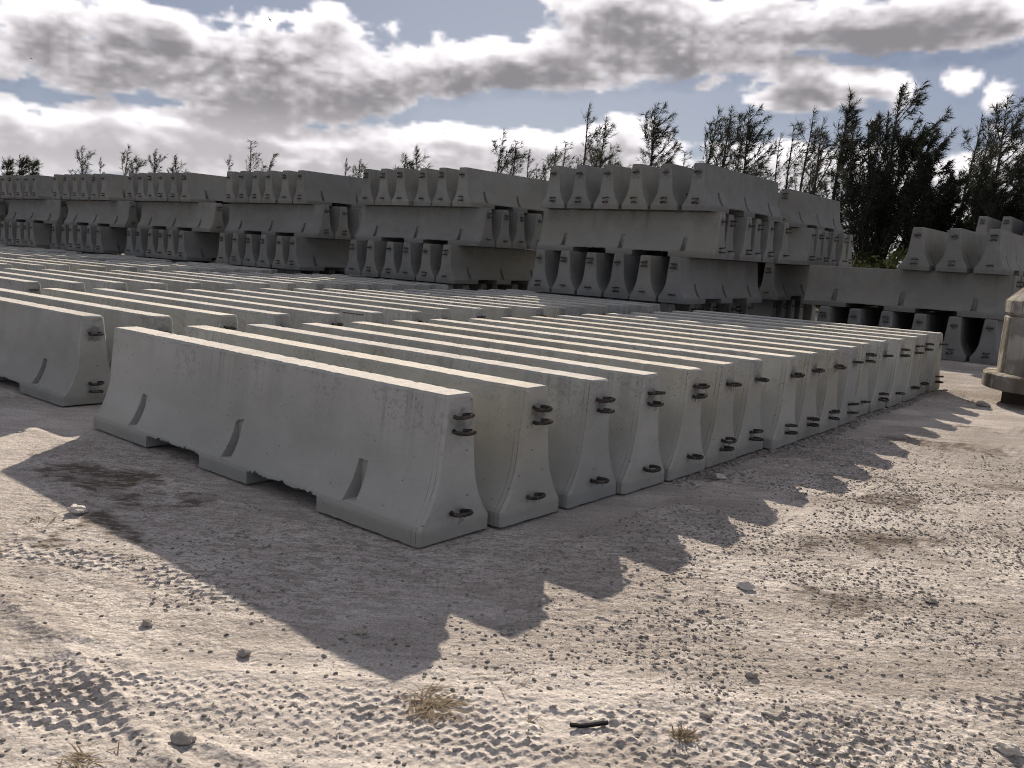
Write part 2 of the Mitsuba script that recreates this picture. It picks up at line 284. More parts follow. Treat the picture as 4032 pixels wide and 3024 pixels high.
def barrier_mesh(step, n_curve, n_face, seed, broken=0.0, chips=0.0, waves=.0007):
    r = np.random.default_rng(seed)
    hp = half_profile(n_curve, n_face)
    ring = [(-w, z) for w, z in hp] + [(w, z) for w, z in hp[::-1]]
    n_b = max(2, int(.57 / max(step, .1)))
    ring = ring + [(B / 2 - B * k / n_b, 0) for k in range(1, n_b)]
    ring = np.array(ring)
    m = len(ring)
    inset = ring.copy()
    inset[:, 0] -= np.sign(ring[:, 0]) * np.minimum(.016, np.abs(ring[:, 0]))
    inset[:, 1] = np.where(ring[:, 1] > .79, ring[:, 1] - .016, ring[:, 1])
    xs = np.concatenate([[-L / 2, -L / 2 + .02], np.linspace(-L / 2 + .02, L / 2 - .02, max(2, int(L / step)))[1:-1], [L / 2 - .02, L / 2]])
    V = []
    for k, x in enumerate(xs):
        V.append(np.column_stack([np.full(m, x), (inset if k in (0, len(xs) - 1) else ring)]))
    V = np.concatenate(V)
    F = []
    for k in range(len(xs) - 1):
        for j in range(m):
            a, b = k * m + j, k * m + (j + 1) % m
            F += [(a, b, b + m), (a, b + m, a + m)]
    # end caps in strips between matching points of the two faces
    h = len(hp)
    for k, fl in ((0, False), (len(xs) - 1, True)):
        o = k * m
        tri = [(o + j, o + 2 * h - 1 - j, o + 2 * h - 2 - j) for j in range(h - 1)] + [(o + j, o + 2 * h - 2 - j, o + j + 1) for j in range(h - 1)]
        tri = [t for t in tri if len(set(t)) == 3]
        bottom = [o + 2 * h - 1] + [o + 2 * h + q for q in range(m - 2 * h)]
        tri += [(o, bottom[q + 1], bottom[q]) for q in range(len(bottom) - 1)]
        F += [t[::-1] for t in tri] if fl else tri
    V, F = np.array(V), np.array(F)
    tm = trimesh.Trimesh(V, F, process=False)
    if tm.volume < 0:
        F = F[:, ::-1]
    body = m3.Manifold(m3.Mesh(V.astype(np.float32), F.astype(np.uint32)))
    cut = []
    for sgn in (-1, 1):
        x0, x1 = sorted((sgn * .30, sgn * 1.07))
        if broken:
            poly = jag(x0, x1, .086, broken, r)
        else:
            poly = [(x0 - .008, -.1), (x1 + .008, -.1), (x1, .088), (x0, .088)]
        c = m3.CrossSection([poly]).extrude(1.0)
        cut.append(c.rotate((90, 0, 0)).translate((0, .5, 0)))
    for x in (-1.345, 0, 1.345):
        for sy in (-1, 1):
            q = .130
            pts = np.array([[x + a * w, sy * yy, zz] for a in (-1, 1) for yy, zz, w in ((q, .115, .052), (q, .350, .042), (.40, .105, .060), (.40, .350, .052))])
            cut.append(m3.Manifold.hull_points(pts))
            if broken and x == 0:
                cut.append(m3.Manifold.hull_points(np.array([[x + a * .045, sy * yy, zz + .015 * a] for a in (-1, 0, 1) for yy, zz in ((.13, .335), (.13, .365), (.3, .32), (.3, .38))])))
    for c in cut:
        body = body - c
    mm = body.to_mesh()
    V, F = np.array(mm.vert_properties[:, :3], float), np.array(mm.tri_verts)
    # slight waviness of the cast faces, chipped arrises
    q = V * [1.2, 3, 3] + seed * 7.3
    V[:, 1] += waves * 4 * (meshkit.fbm(q, 3, 1) - .5) * (np.abs(V[:, 1]) > .02)
    if chips:
        edge = np.exp(-((np.abs(np.abs(V[:, 0]) - L / 2) / .03) ** 2)) + np.exp(-((V[:, 2] - H) / .012) ** 2) + .8 * np.exp(-((V[:, 2]) / .02) ** 2)
        a = np.clip(meshkit.fbm(V * 30 + seed, 3, 2) * 4 - 2.1, 0, 1) * np.clip(edge, 0, 1) * chips
        ctr = np.column_stack([np.clip(V[:, 0], -1.9, 1.9), np.zeros(len(V)), np.full(len(V), .4)])
        dirn = ctr - V
        V += a[:, None] * dirn / np.linalg.norm(dirn, axis=1, keepdims=True)
    tm = trimesh.graph.smooth_shade(trimesh.Trimesh(V, F, process=False), angle=np.radians(24), facet_minarea=None)
    v = np.array(tm.vertices)
    nrm = np.array(tm.vertex_normals)
    endf = np.abs(nrm[:, 0]) > .7
    # texture coordinates: place along the barrier and height; the ends count on from 2.3 with half their width
    uv = np.column_stack([np.where(endf, np.sign(v[:, 0]) * 2.3 + .5 * v[:, 1], v[:, 0]), v[:, 2] + np.where(np.abs(nrm[:, 2]) > .6, .3 * v[:, 1], 0)])
    return tm, uv


NEAR = [barrier_mesh(.035, 9, 12, 1, broken=.010, chips=.007), barrier_mesh(.05, 8, 10, 2, broken=.005, chips=.006), barrier_mesh(.05, 8, 10, 3, broken=.004, chips=.006)]
MID = [barrier_mesh(.25, 6, 4, s, broken=(.004 if s % 2 else 0)) for s in (11, 12, 13)]


def ring_mesh(sides, seg, seed=0):
    """a rebar loop cast into the end: sticks out along +x, flat"""
    r = .0125
    t = np.linspace(-.10, 1.10, seg)
    ph = (t - .5) * math.pi * 1.28
    P = np.column_stack([.045 + .062 * np.cos(ph), .062 * np.sin(ph), .004 * np.sin(ph * 1.5 + seed)])
    P = np.vstack([[-.03, P[0, 1] * .8, 0], P, [-.03, P[-1, 1] * .8, 0]])
    V, F = [], []
    for i, p in enumerate(P):
        tg = P[min(i + 1, len(P) - 1)] - P[max(i - 1, 0)]
        tg /= np.linalg.norm(tg)
        side = np.cross([0, 0, 1], tg)
        side /= np.linalg.norm(side)
        up = np.cross(tg, side)
        rr = r * (1 + .12 * (i % 2))
        for a in np.arange(sides) * 2 * math.pi / sides:
            V.append(p + rr * (math.cos(a) * side + math.sin(a) * up))
        if i:
            for j in range(sides):
                a, b = (i - 1) * sides + j, (i - 1) * sides + (j + 1) % sides
                F += [(a, b, b + sides), (a, b + sides, a + sides)]
    return trimesh.Trimesh(np.array(V), np.array(F), process=False)


RING = [mikit.ply(ring_mesh(10, 26, s), 'mat_steel', smooth=50) for s in range(3)]
RING_FAR = mikit.ply(ring_mesh(5, 9), 'mat_steel', smooth=60)
BODY = {}


def body_shape(kind, variant, mat):
    k = (kind, variant, mat)
    if k not in BODY:
        tm, uv = (NEAR if kind == 'near' else MID)[variant]
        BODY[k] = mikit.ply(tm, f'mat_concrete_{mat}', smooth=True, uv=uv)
    return BODY[k]


LOOPS = {'A': (.695, .615, .155), 'B': (.655, .20, .125)}


def tie_wire(seed):
    r = np.random.default_rng(seed)
    parts = []
    for _ in range(3):
        p = np.array([r.uniform(.0, .09), r.uniform(-.05, .05), -.008])
        pts = [p]
        for _ in range(4):
            pts.append(pts[-1] + np.array([r.normal(0, .008), r.normal(0, .008), -r.uniform(.005, .018)]))
        for a, b in zip(pts[:-1], pts[1:]):
            parts.append(trimesh.creation.cylinder(.0014, segment=(a, b), sections=4))
    return trimesh.util.concatenate(parts)


WIRES = [mikit.ply(tie_wire(s), 'mat_steel') for s in range(4)]
n_bar = 0


def barrier(x, y, z, yaw, label, group, kind='mid', variant=None, mat=None, ends=('A', None), zs=1.0, xs=1.0, far_ring=True, wire=False, date=None):
    """x, y: middle of the barrier; its long axis turned by yaw degrees; ends: loop pattern at its +x end and its -x end"""
    global n_bar
    key = numbered('concrete_barrier')
    n_bar += 1
    r = np.random.default_rng(1000 + n_bar)
    variant = int(r.integers(3)) if variant is None else variant
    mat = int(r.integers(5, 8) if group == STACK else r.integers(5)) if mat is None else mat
    M = T().translate([x, y, z]).rotate([0, 0, 1], yaw).scale([xs, 1, zs])
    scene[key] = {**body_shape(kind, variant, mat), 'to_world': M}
    tag(key, label, 'barrier', group)
    for sgn, pat in zip((1, -1), ends):
        if not pat:
            continue
        for j, hz in enumerate(LOOPS[pat]):
            hz = hz + r.uniform(-.008, .008)
            R = M @ T().translate([sgn * L / 2, r.uniform(-.012, .012), hz]).rotate([0, 0, 1], 0 if sgn > 0 else 180).rotate([0, 1, 0], r.uniform(-5, 7)).rotate([1, 0, 0], r.uniform(-5, 5)).scale(r.uniform(.80, .92))
            scene[numbered(key + '__rebar_loop')] = {**(RING_FAR if far_ring else RING[int(r.integers(3))]), 'to_world': R}
            if wire and r.random() < .6:
                scene[numbered(key + '__tie_wire')] = {**WIRES[int(r.integers(4))], 'to_world': R}
    if date:
        t = meshkit.text_mesh(date, .042, .0012)
        w = t.bounds[1, 0]
        v = np.array(t.vertices)
        v[:, 0] -= w / 2
        v[:, 0] *= .155 / w
        v[:, 0] += .2 * v[:, 1]
        v[:, 1] += .004 * np.sin(v[:, 0] * 60)
        # letters read on the -x end, facing away from the barrier: text x -> -y side, text y -> z
        V = np.column_stack([-L / 2 - v[:, 2], -v[:, 0], .545 + v[:, 1]])
        scene[key + '__date_marking'] = {**mikit.ply((V, np.array(t.faces)), 'mat_ink'), 'to_world': M}
    return key


def along_x(xr, y, z, yaw, label, group, xs=1.0, **kw):
    """a barrier along x, given by its right (+x) end and the y of its middle there"""
    a = math.radians(yaw)
    return barrier(xr - xs * L / 2 * math.cos(a), y - xs * L / 2 * math.sin(a), z, yaw, label, group, xs=xs, **kw)


def along_y(x, yf, z, yaw, label, group, pat='A', **kw):
    """a barrier along y, given by the y of its near end: its -x end turned to the viewer's side"""
    return barrier(x, yf + .90 * L / 2, z, 90 + yaw, label, group, ends=(None, pat), xs=.90, **kw)


FLOOR = 'concrete barriers standing in rows on the yard'
STACK = 'concrete barriers piled in crosswise tiers'
c1x = [0, .087, .133, .197, .238, .24, .243, .334, .334, .351, .353, .298, .32, .354, .36, .33, .364]
c1y = [.264, .865, 1.5, 2.07, 2.668, 3.265, 3.84, 4.43, 5.007, 5.58, 6.186, 6.845, 7.47, 8.095, 8.79, 9.45, 10.137]
c1a = [-2.87, -2.58, -1.72, -1.72, -1.6, -1.26, -1.2] + [-1.05] * 10
c1p = 'AAAAABBBBBBABAAAB'
for i in range(17):
    lab = {0: 'nearest concrete barrier, whole side in view, with broken drain gaps and three side slots',
           16: 'last concrete barrier, farthest back in the nearest floor column'}.get(i, f'grey concrete barrier, {ORD[i + 1]} back from the camera in the nearest floor column')
    along_x(c1x[i], c1y[i], 0.0, c1a[i], lab, FLOOR, kind='near' if i < 8 else 'mid', variant=0 if i == 0 else (i % 3 if i >= 8 else 1 + i % 2), mat=(0, 2, 1, 0, 2, 3, 0, 2)[i] if i < 8 else None,
            ends=(c1p[i], 'B' if i == 0 else None), far_ring=False, wire=i < 12, xs=.965)

c2x = [-4.8, -4.62, -4.55, -4.51, -4.4, -4.42, -4.42, -4.64, -4.61, -4.59, -4.45, -4.47, -4.55, -4.58, -4.58, -4.41, -4.6, -4.61]
c2y = [.68, 1.26, 1.94, 2.57, 3.20, 3.87, 4.53, 5.30, 5.96, 6.56, 7.15, 7.77, 8.45, 9.15, 9.8, 10.42, 11.02, 11.62]
for i in range(18):
    along_x(c2x[i], c2y[i], 0, -1.0 - (.8 if i == 0 else 0), f'grey concrete barrier, {ORD[i + 1]} back from the camera in the second floor column', FLOOR, kind='near' if i < 2 else 'mid', variant=1 if i < 2 else None,
            ends=('AB'[i % 2] if i < 12 else None, None) if i else ('B', None), far_ring=i > 1)
c3x = [-9.78, -9.68, -9.76, -9.65, -9.86, -9.79, -9.88, -10.0, -10.0, -9.94, -10.0, -9.9, -9.88, -10.0, -10.0, -10.05]
c3y = [2.38, 2.96, 3.65, 4.25, 5.0, 5.6, 6.38, 7.05, 7.72, 8.36, 9.0, 9.6, 10.22, 10.82, 11.42, 12.02]
for i in range(16):
    along_x(c3x[i], c3y[i], 0, -1.0, f'grey concrete barrier, {ORD[i + 1]} back among those in view of the third floor column', FLOOR, ends=('AB'[i % 2] if i < 6 else None, None))
c4y = [4.4, 4.98, 5.65, 6.3, 7.05, 7.8, 8.5, 9.2, 9.9, 10.55, 11.15, 11.76]
for i in range(12):
    along_x(-15.4 + .2 * math.sin(i * 2.3) - .03 * i, c4y[i], 0, -1.0, f'grey concrete barrier, {ORD[i + 1]} back among those in view of the fourth floor column', FLOOR, ends=(None, None))
for i in range(8):
    along_x(-20.6 + .2 * math.sin(i * 1.7), 7.2 + .65 * i, 0, -1.0, f'grey concrete barrier, {ORD[i + 1]} back among those in view of the fifth floor column', FLOOR, ends=(None, None))
for i in range(5):
    along_x(-26.0 + .2 * math.sin(i * 1.7), 9.3 + .63 * i, 0, -1.0, f'grey concrete barrier, {ORD[i + 1]} back among those in view of the sixth floor column', FLOOR, ends=(None, None))
along_x(-31.0, 11.8, 0, -1.0, 'grey concrete barrier at the far left under the front of the sixth stack', FLOOR, ends=(None, None))
ZS = 1.035
Z1, Z2, Z3 = .843, 1.688, 2.533
# floor barriers that carry the stacks
for nm, xr, ys in (('nearest tall stack', -4.6, [12.25, 12.87, 13.5, 14.1, 14.7, 15.3]), ('second tall stack', -10.1, [12.65, 13.26, 13.88, 14.5, 15.1]), ('third tall stack', -15.7, [12.4, 13.02, 13.65, 15.0]),
                   ('fourth tall stack', -20.8, [12.6, 15.0]), ('fifth tall stack', -26.0, [15.0]), ('sixth tall stack', -31.0, [15.0]), ('cut-off leftmost stack', -36.0, [11.9, 15.0])):
    for j, y in enumerate(ys):
        along_x(xr + .1 * math.sin(j * 2.1 + xr), y, 0, -.6, f'shaded floor-level barrier under the {nm}, {ORD[j + 1]} from its front', STACK, ends=('AB'[j % 2], None), zs=ZS)

STACKS = [  # name, right edges of the bottom and top tier, right end of the middle tier, spacing, loop patterns bottom / top
    ('nearest tall stack', -4.16, -3.97, -3.88, .614, .634, 'BAABAA', 'BBBBBB', [0, 1, 2, 3, 4, 5], 'BABABA'),
    ('second tall stack', -9.80, -9.60, -9.40, .600, .612, 'ABBABA', 'AAAAAB', [0, 1, 2, 3, 4, 5], 'AAABAA'),
    ('third tall stack', -15.06, -15.12, -14.72, .615, .600, 'ABAABB', 'BBBBAB', [0, 1, 2, 3, 4, 5], 'BBABAA'),
    ('fourth tall stack', -20.05, -20.30, -19.45, .590, .590, 'AABABB', 'BBABBA', [0, 1, 2, 3, 4, 5], 'AABAAA'),
    ('fifth tall stack', -24.85, -24.85, -24.1, .605, .640, 'AABBAB', 'BABBAB', [0, 1, 2, 3, 4, 5], 'BABAAA'),
    ('sixth tall stack', -29.45, -29.75, -28.7, .600, .600, 'AABBAB', 'ABABBB', [0, 1, 2, 3, 4, 5], 'BABAAA'),
    ('cut-off leftmost stack', -34.3, -34.5, -33.6, .600, .600, 'AABBAB', 'ABABBB', [0, 1, 2, 3, 4, 5], 'BABAAA')]
DATES = {('nearest tall stack', 3, 1): '3/5/24', ('nearest tall stack', 3, 3): '3/5/24', ('nearest tall stack', 3, 5): '3/23/24', ('nearest tall stack', 1, 0): '3/18/24'}
SIDE6 = ['leftmost', 'second from left', 'third from left', 'third from right', 'second from right', 'rightmost']
for nm, r1, r3, r2, s1, s3, p1, p3, l2, p2 in STACKS:
    first = nm.startswith('nearest')
    for j in range(6):
        q = rng.normal(0, .03, 4)
        if not nm.startswith('cut-off') or j >= 3:
            along_y(r1 - B / 2 - (5 - j) * s1, 11.3 + q[0], Z1, q[2] * 8, f'end-on barrier, {SIDE6[j]} in the bottom tier of the {nm}', STACK, pat=p1[j], zs=ZS, far_ring=not first, date=DATES.get((nm, 1, j)))
            along_y(r3 - B / 2 - (5 - j) * s3, 11.5 + q[1], Z3, q[3] * 8, f'end-on barrier, {SIDE6[j]} in the top tier of the {nm}', STACK, pat=p3[j], zs=ZS, far_ring=not first, date=DATES.get((nm, 3, j)))
    for j in l2:
        lab = f'broadside front barrier of the middle tier of the {nm}' if j == 0 else f'crosswise barrier, {ORD[j + 1]} back in the middle tier of the {nm}'
        along_x(r2 + rng.normal(0, .04), 11.6 + B / 2 + j * .62, Z2, rng.normal(0, .3), lab, STACK, ends=(p2[j], None), zs=ZS, far_ring=not first)

# the stack behind the nearest one
nm = 'stack behind the nearest one'
for j, y in enumerate((17.1, 17.72, 18.34, 18.96, 19.9)):
    along_x(-4.75, y, 0, 0, f'floor-level barrier under the {nm}, {ORD[j + 1]} from its front', STACK, ends=('BABAB'[j], None), zs=ZS)
along_y(-4.55 - B / 2, 16.75, Z1, 0, f'end-on barrier, rightmost in the bottom tier of the {nm}', STACK, pat='A', zs=ZS)
for j in range(5):
    along_y(-4.55 - B / 2 - .61 * (j + 1), 16.75, Z1, 0, f'end-on barrier, {ORD[j + 2]} from right in the bottom tier of the {nm}', STACK, pat='AB'[j % 2] if j < 2 else None, zs=ZS)
for j in range(6):
    along_x(-4.03 + rng.normal(0, .03), 16.75 + B / 2 + j * .60, Z2, 0, f'crosswise barrier, {ORD[j + 1]} back in the middle tier of the {nm}', STACK, ends=('BABAAB'[j], None), zs=ZS)
along_y(-4.28 - B / 2, 16.6, Z3, 0, f'barrier with long right side in view, topmost of the {nm}', STACK, pat='A', zs=ZS)
along_y(-4.28 - B / 2 - .62, 16.65, Z3, 0, f'mostly hidden barrier, second from right on top of the {nm}', STACK, pat='B', zs=ZS)

# the low stack at the right and the one behind it
nm = 'low stack at the right'
for j in range(6):
    along_y(-3.04 + .63 * j, 15.45 + rng.normal(0, .03), 0, 0, f'shadowed end-on barrier, {SIDE6[j]} at ground level in the {nm}', STACK, pat='BBABAA'[5 - j] if j > 3 else 'ABAB'[j], zs=ZS)
along_x(.40, 15.6 + B / 2, Z1 + .01, 0, f'broadside barrier forming the long face of the {nm}', STACK, ends=('A', None), zs=ZS)
for j in range(1, 6):
    along_x(.35 + .04 * math.sin(j * 3), 15.6 + B / 2 + .61 * j, Z1 + .01, 0, f'crosswise barrier, {ORD[j + 1]} back in the middle tier of the {nm}', STACK, ends=('ABBAB'[j - 1], None), zs=ZS)
for j, (x, pt) in enumerate(((-1.37, 'B'), (-.72, 'B'), (-.03, 'A'))):
    along_y(x, 15.5, Z2 + .012, (-.4, .3, 0)[j], f'end-on barrier, {("left", "middle", "right")[j]} one of three on top of the {nm}', STACK, pat=pt, zs=ZS)
nm = 'far right stack'
for j, y in enumerate((25.5, 28.3)):
    along_x(1.6, y, 0, 0, f'crosswise barrier at ground level in the {nm}, {("front", "back")[j]} one', STACK, ends=(None, None), zs=ZS)
for j, x in enumerate((-1.95, .9)):
    along_y(x, 25, Z1, 0, f'end-on barrier in the second tier of the {nm}, {("left", "right")[j]} one', STACK, pat=None, zs=ZS)
for j, y in enumerate((25.5, 28.3)):
    along_x(1.6, y, Z2, 0, f'crosswise barrier in the third tier of the {nm}, {("front", "back")[j]} one', STACK, ends=(None, None), zs=ZS)
for j, x in enumerate((-1.95, -1.34, -.74)):
    along_y(x, 25, Z3, 0, f'end-on barrier in the top tier of the {nm}, {("left", "middle", "right")[j]} one', STACK, pat='A', zs=ZS)

# ------------------------------------------------------------------ precast manhole on blocks
MX, MY = 1.93, 10.0


def lathe(prof, sections=72, wob=.006, seed=0):
    m = trimesh.creation.revolve(np.array(prof), sections=sections)
    v = np.array(m.vertices)
    n = meshkit.fbm(v * 5 + seed, 3, seed) - .5
    rr = np.hypot(v[:, 0], v[:, 1])
    v[:, :2] *= (1 + wob * 4 * n / np.maximum(rr, .2))[:, None]
    v[:, 2] += wob * 1.5 * (meshkit.fbm(v * 7 + 9 + seed, 3, seed + 1) - .5)
    return trimesh.Trimesh(v, m.faces, process=False)


MT = T().translate([MX, MY, 0])
key = 'precast_manhole'
R1 = .80
scene[key + '__base_slab'] = {**mikit.ply(lathe([(0, .20), (R1 + .14, .20), (R1 + .16, .225), (R1 + .16, .385), (R1 + .135, .405), (0, .405)], seed=1, wob=.012), 'mat_old_concrete', smooth=35), 'to_world': MT}
scene[key + '__riser_ring'] = {**mikit.ply(lathe([(0, .406), (R1, .406), (R1 - .005, .75), (R1 - .01, 1.125), (R1 - .025, 1.14), (0, 1.14)], seed=2), 'mat_old_concrete', smooth=35), 'to_world': MT}
scene[key + '__cone_section'] = {**mikit.ply(lathe([(0, 1.142), (R1 - .05, 1.142), (R1 - .02, 1.17), (R1, 1.19), (R1, 1.335), (R1 - .01, 1.35), (.40, 1.74), (.40, 1.90), (.37, 1.92), (0, 1.92)], seed=3), 'mat_old_concrete', smooth=35), 'to_world': MT}
tag(key, 'weathered round precast manhole with cone top at the right edge', 'manhole')
for k, a in enumerate((200, 320, 80)):
    b = trimesh.creation.box((.3, .2, .21))
    b.apply_translation([MX + .55 * math.cos(math.radians(a)), MY + .55 * math.sin(math.radians(a)), .093])
    kk = numbered('timber_block')
    scene[kk] = mikit.ply(b, 'mat_bark')
    tag(kk, f'dark timber block under the manhole slab, {("left", "front right", "back")[k]} one', 'timber block', 'blocks under the manhole')

# ------------------------------------------------------------------ stones, straw, litter on the ground


def stone_mesh(r, sub, seed):
    m = trimesh.creation.icosphere(subdivisions=sub)
    v = np.array(m.vertices)
    v *= (1 + 1.3 * (meshkit.fbm(v * 1.4 + seed * 3.1, 3, seed) - .5))[:, None]
    v = v * np.array([1.3, .95, .62]) * r
    return v, np.array(m.faces)


gr = np.random.default_rng(5)
pv, pf, off = [], [], 0
cand = []
_g = np.stack(np.meshgrid(np.arange(200) / 20, np.arange(200) / 20), -1)
CL = np.clip(nz(_g[..., 0], _g[..., 1], 2.2, 91, 4) * 5 + .5, 0, 1) ** 1.5
while len(cand) < 44000:
    x, y = gr.uniform(-2.4, 3.3), gr.uniform(-2.4, 5.5)
    if x < .45 and y > -.12:
        continue
    d = math.hypot(x - CAM[0], y - CAM[1])
    dens = .12 + .9 * np.clip((x * .7 + y * .35 - .3) / 1.6, 0, 1)
    dens *= .25 + 1.5 * CL[int((y + 3) * 20) % 200, int((x + 3) * 20) % 200]
    if gr.random() < dens * np.clip(1.5 - d / 9, .15, 1):
        cand.append((x, y))
n_field = len(cand)
for _ in range(1700):   # crumbs swept up against the ends of the nearest column
    y = gr.uniform(2.3, 10.4)
    cand.append((np.interp(y, c1y, c1x) + .015 + abs(gr.normal(0, .055)), y))
C = np.array(cand)
hz = ground_height(C[:, 0], C[:, 1])
base = [stone_mesh(1, 0, s) for s in range(12)]
base1 = [stone_mesh(1, 1, s) for s in range(8)]
for q, ((x, y), z) in enumerate(zip(cand, hz)):
    r = .0015 * (1 + gr.pareto(1.6))
    r = min(r, .0078) if q < n_field else min(r * 2.6, .022)
    v, f = base1[gr.integers(8)] if r > .0045 else base[gr.integers(12)]
    a = gr.uniform(0, 6.28)
    c, s = math.cos(a), math.sin(a)
    pv.append(v @ np.array([[c, s, 0], [-s, c, 0], [0, 0, 1]]) * r + [x, y, z + r * .18])
    pf.append(f + off)
    off += len(v)
scene['gravel'] = mikit.ply((np.vstack(pv), np.vstack(pf)), 'mat_gravel', smooth=False)
tag('gravel', 'small loose gravel scattered over the dusty yard', 'gravel', kind='stuff')

ROCKS = [(-1.73, -.99, .045, 1, 'pale rock at the edge of the shadow on the left'), (-.13, -1.5, .022, 0, 'small dark stone on the sunlit ground left of centre'), (.74, -1.88, .032, 0, 'stone with a long shadow lying in the tyre track'),
         (.36, -1.38, .022, 0, 'little stone between the shadow and the tyre track'), (.53, -.94, .024, 0, 'stone lying inside the shadow of the nearest barrier'), (1.51, .75, .032, 1, 'rounded pale stone on the sunlit ground right of the shadow teeth'),
         (1.91, -.14, .020, 0, 'dark pebble standing out on the right foreground gravel'), (2.79, -.03, .035, 1, 'whitish stone in the bottom right corner'), (1.91, -.55, .018, 0, 'dark pebble near the front tread marks'), (2.26, 1.25, .022, 0, 'pebble on the right far from the barriers'),
         (.48, 2.72, .035, 1, 'stone in the small heap of dirt at the sixth barrier'), (.56, 2.9, .028, 0, 'darker stone in the small heap of dirt'), (1.15, 9.1, .06, 0, 'dark clod before the manhole')]
for i, (x, y, r, pale, lab) in enumerate(ROCKS):
    v, f = stone_mesh(r, 2, 40 + i)
    k = numbered('rock')
    scene[k] = mikit.ply((v + [x, y, gh(x, y) + r * .4], f), 'mat_pale_rock' if pale else 'mat_rock', smooth=False)
    tag(k, lab, 'rock')


def blades(n, spread, length, lift, seed, lean=(0, 0)):
    r = np.random.default_rng(seed)
    V, F = [], []
    for _ in range(n):
        a = r.uniform(0, 6.28)
        p = np.array([r.normal(0, spread), r.normal(0, spread), .002])
        dirn = np.array([math.cos(a) + lean[0], math.sin(a) + lean[1], r.uniform(.05, lift)])
        dirn /= np.linalg.norm(dirn)
        ln = length * r.uniform(.4, 1.1)
        side = np.cross(dirn, [0, 0, 1.])
        side = side / np.linalg.norm(side) * r.uniform(.0016, .003)
        q = p + dirn * ln * .55 + [0, 0, .01 * lift]
        e = p + dirn * ln + [0, 0, -.15 * ln * r.random()]
        o = len(V)
        V += [p - side, p + side, q - side * .8, q + side * .8, e]
        F += [(o, o + 1, o + 3), (o, o + 3, o + 2), (o + 2, o + 3, o + 4)]
    V = np.array(V)
    V[:, 2] = np.maximum(V[:, 2] * .6, .001)
    return V, np.array(F)


for x, y, n, sp, ln, lift, lean, lab in ((1.14, -1.17, 120, .045, .15, .10, (.9, .25), 'dry straw tuft at the tip of the nearest shadow'), (.61, -2.15, 44, .035, .09, .5, (.2, 0), 'dry weed at the bottom left corner'), (1.92, -.74, 80, .016, .065, 1.0, (-.2, .35), 'small dead grass tuft beside the front tread marks'),
                                         (1.23, -.86, 8, .05, .15, .15, (.9, .6), 'thin dry stalks across the shadow tip'), (1.5, -1.02, 7, .02, .07, .4, (0, 0), 'short bits of straw right of the straw tuft'), (-1.7, -1.2, 30, .05, .08, .9, (0, 0), 'flattened dry weed near the pale rock on the left'),
                                         (1.0, 9.35, 40, .05, .12, 1.6, (0, 0), 'dry weed in front of the manhole slab'), (.62, 9.9, 50, .15, .14, 1.4, (0, 0), 'dry weeds past the last barrier of the nearest column'), (-2.2, -.42, 60, .12, .06, .6, (0, 0), 'reddish dry weeds in the shaded dirt before the nearest barrier')):
    v, f = blades(n, sp, ln, lift, int(abs(x * 100)) + 3, lean)
    k = numbered('dry_grass_tuft')
    scene[k] = mikit.ply((v + [x, y, gh(x, y)], f), 'mat_straw')
    tag(k, lab, 'dry grass')
st = trimesh.creation.box((.135, .013, .010)).subdivide().subdivide()
v = np.array(st.vertices)
v[:, 2] += .02 * (v[:, 0] / .075) ** 2 * .4 + .004
v[:, 1] += .01 * np.sin(v[:, 0] * 25)
a = math.atan2(.45, .9) + .25
v = v @ np.array([[math.cos(a), math.sin(a), 0], [-math.sin(a), math.cos(a), 0], [0, 0, 1]])
scene['rubber_strip'] = mikit.ply((v + [1.64, -.9, gh(1.64, -.9) + .006], np.array(st.faces)), 'mat_black')
tag('rubber_strip', 'short black rubber strip lying on the foreground ground', 'rubber strip')
st = trimesh.creation.box((.30, .03, .012))
st.apply_transform(trimesh.transformations.rotation_matrix(.02, [0, 0, 1]))
st.apply_translation([-4.22, 3.3, .83])
scene['wood_stick'] = mikit.ply(st, 'mat_bark')
tag('wood_stick', 'dark stick poking out from the fifth barrier of the second column', 'stick')

# ------------------------------------------------------------------ trees


def tube(P, R, sides=6):
    V, F = [], []
    P = np.array(P)
    for i, p in enumerate(P):
        tg = P[min(i + 1, len(P) - 1)] - P[max(i - 1, 0)]
        tg = tg / np.linalg.norm(tg)
        s = np.cross(tg, [.3, .9, .1])
        s /= np.linalg.norm(s)
        u = np.cross(tg, s)
        for a in np.arange(sides) * 2 * math.pi / sides:
            V.append(p + R[i] * (math.cos(a) * s + math.sin(a) * u))
        if i:
            for j in range(sides):
                a, b = (i - 1) * sides + j, (i - 1) * sides + (j + 1) % sides
                F += [(a, b, b + sides), (a, b + sides, a + sides)]
    return np.array(V), np.array(F)


WIND = np.array([.795, .606, 0])


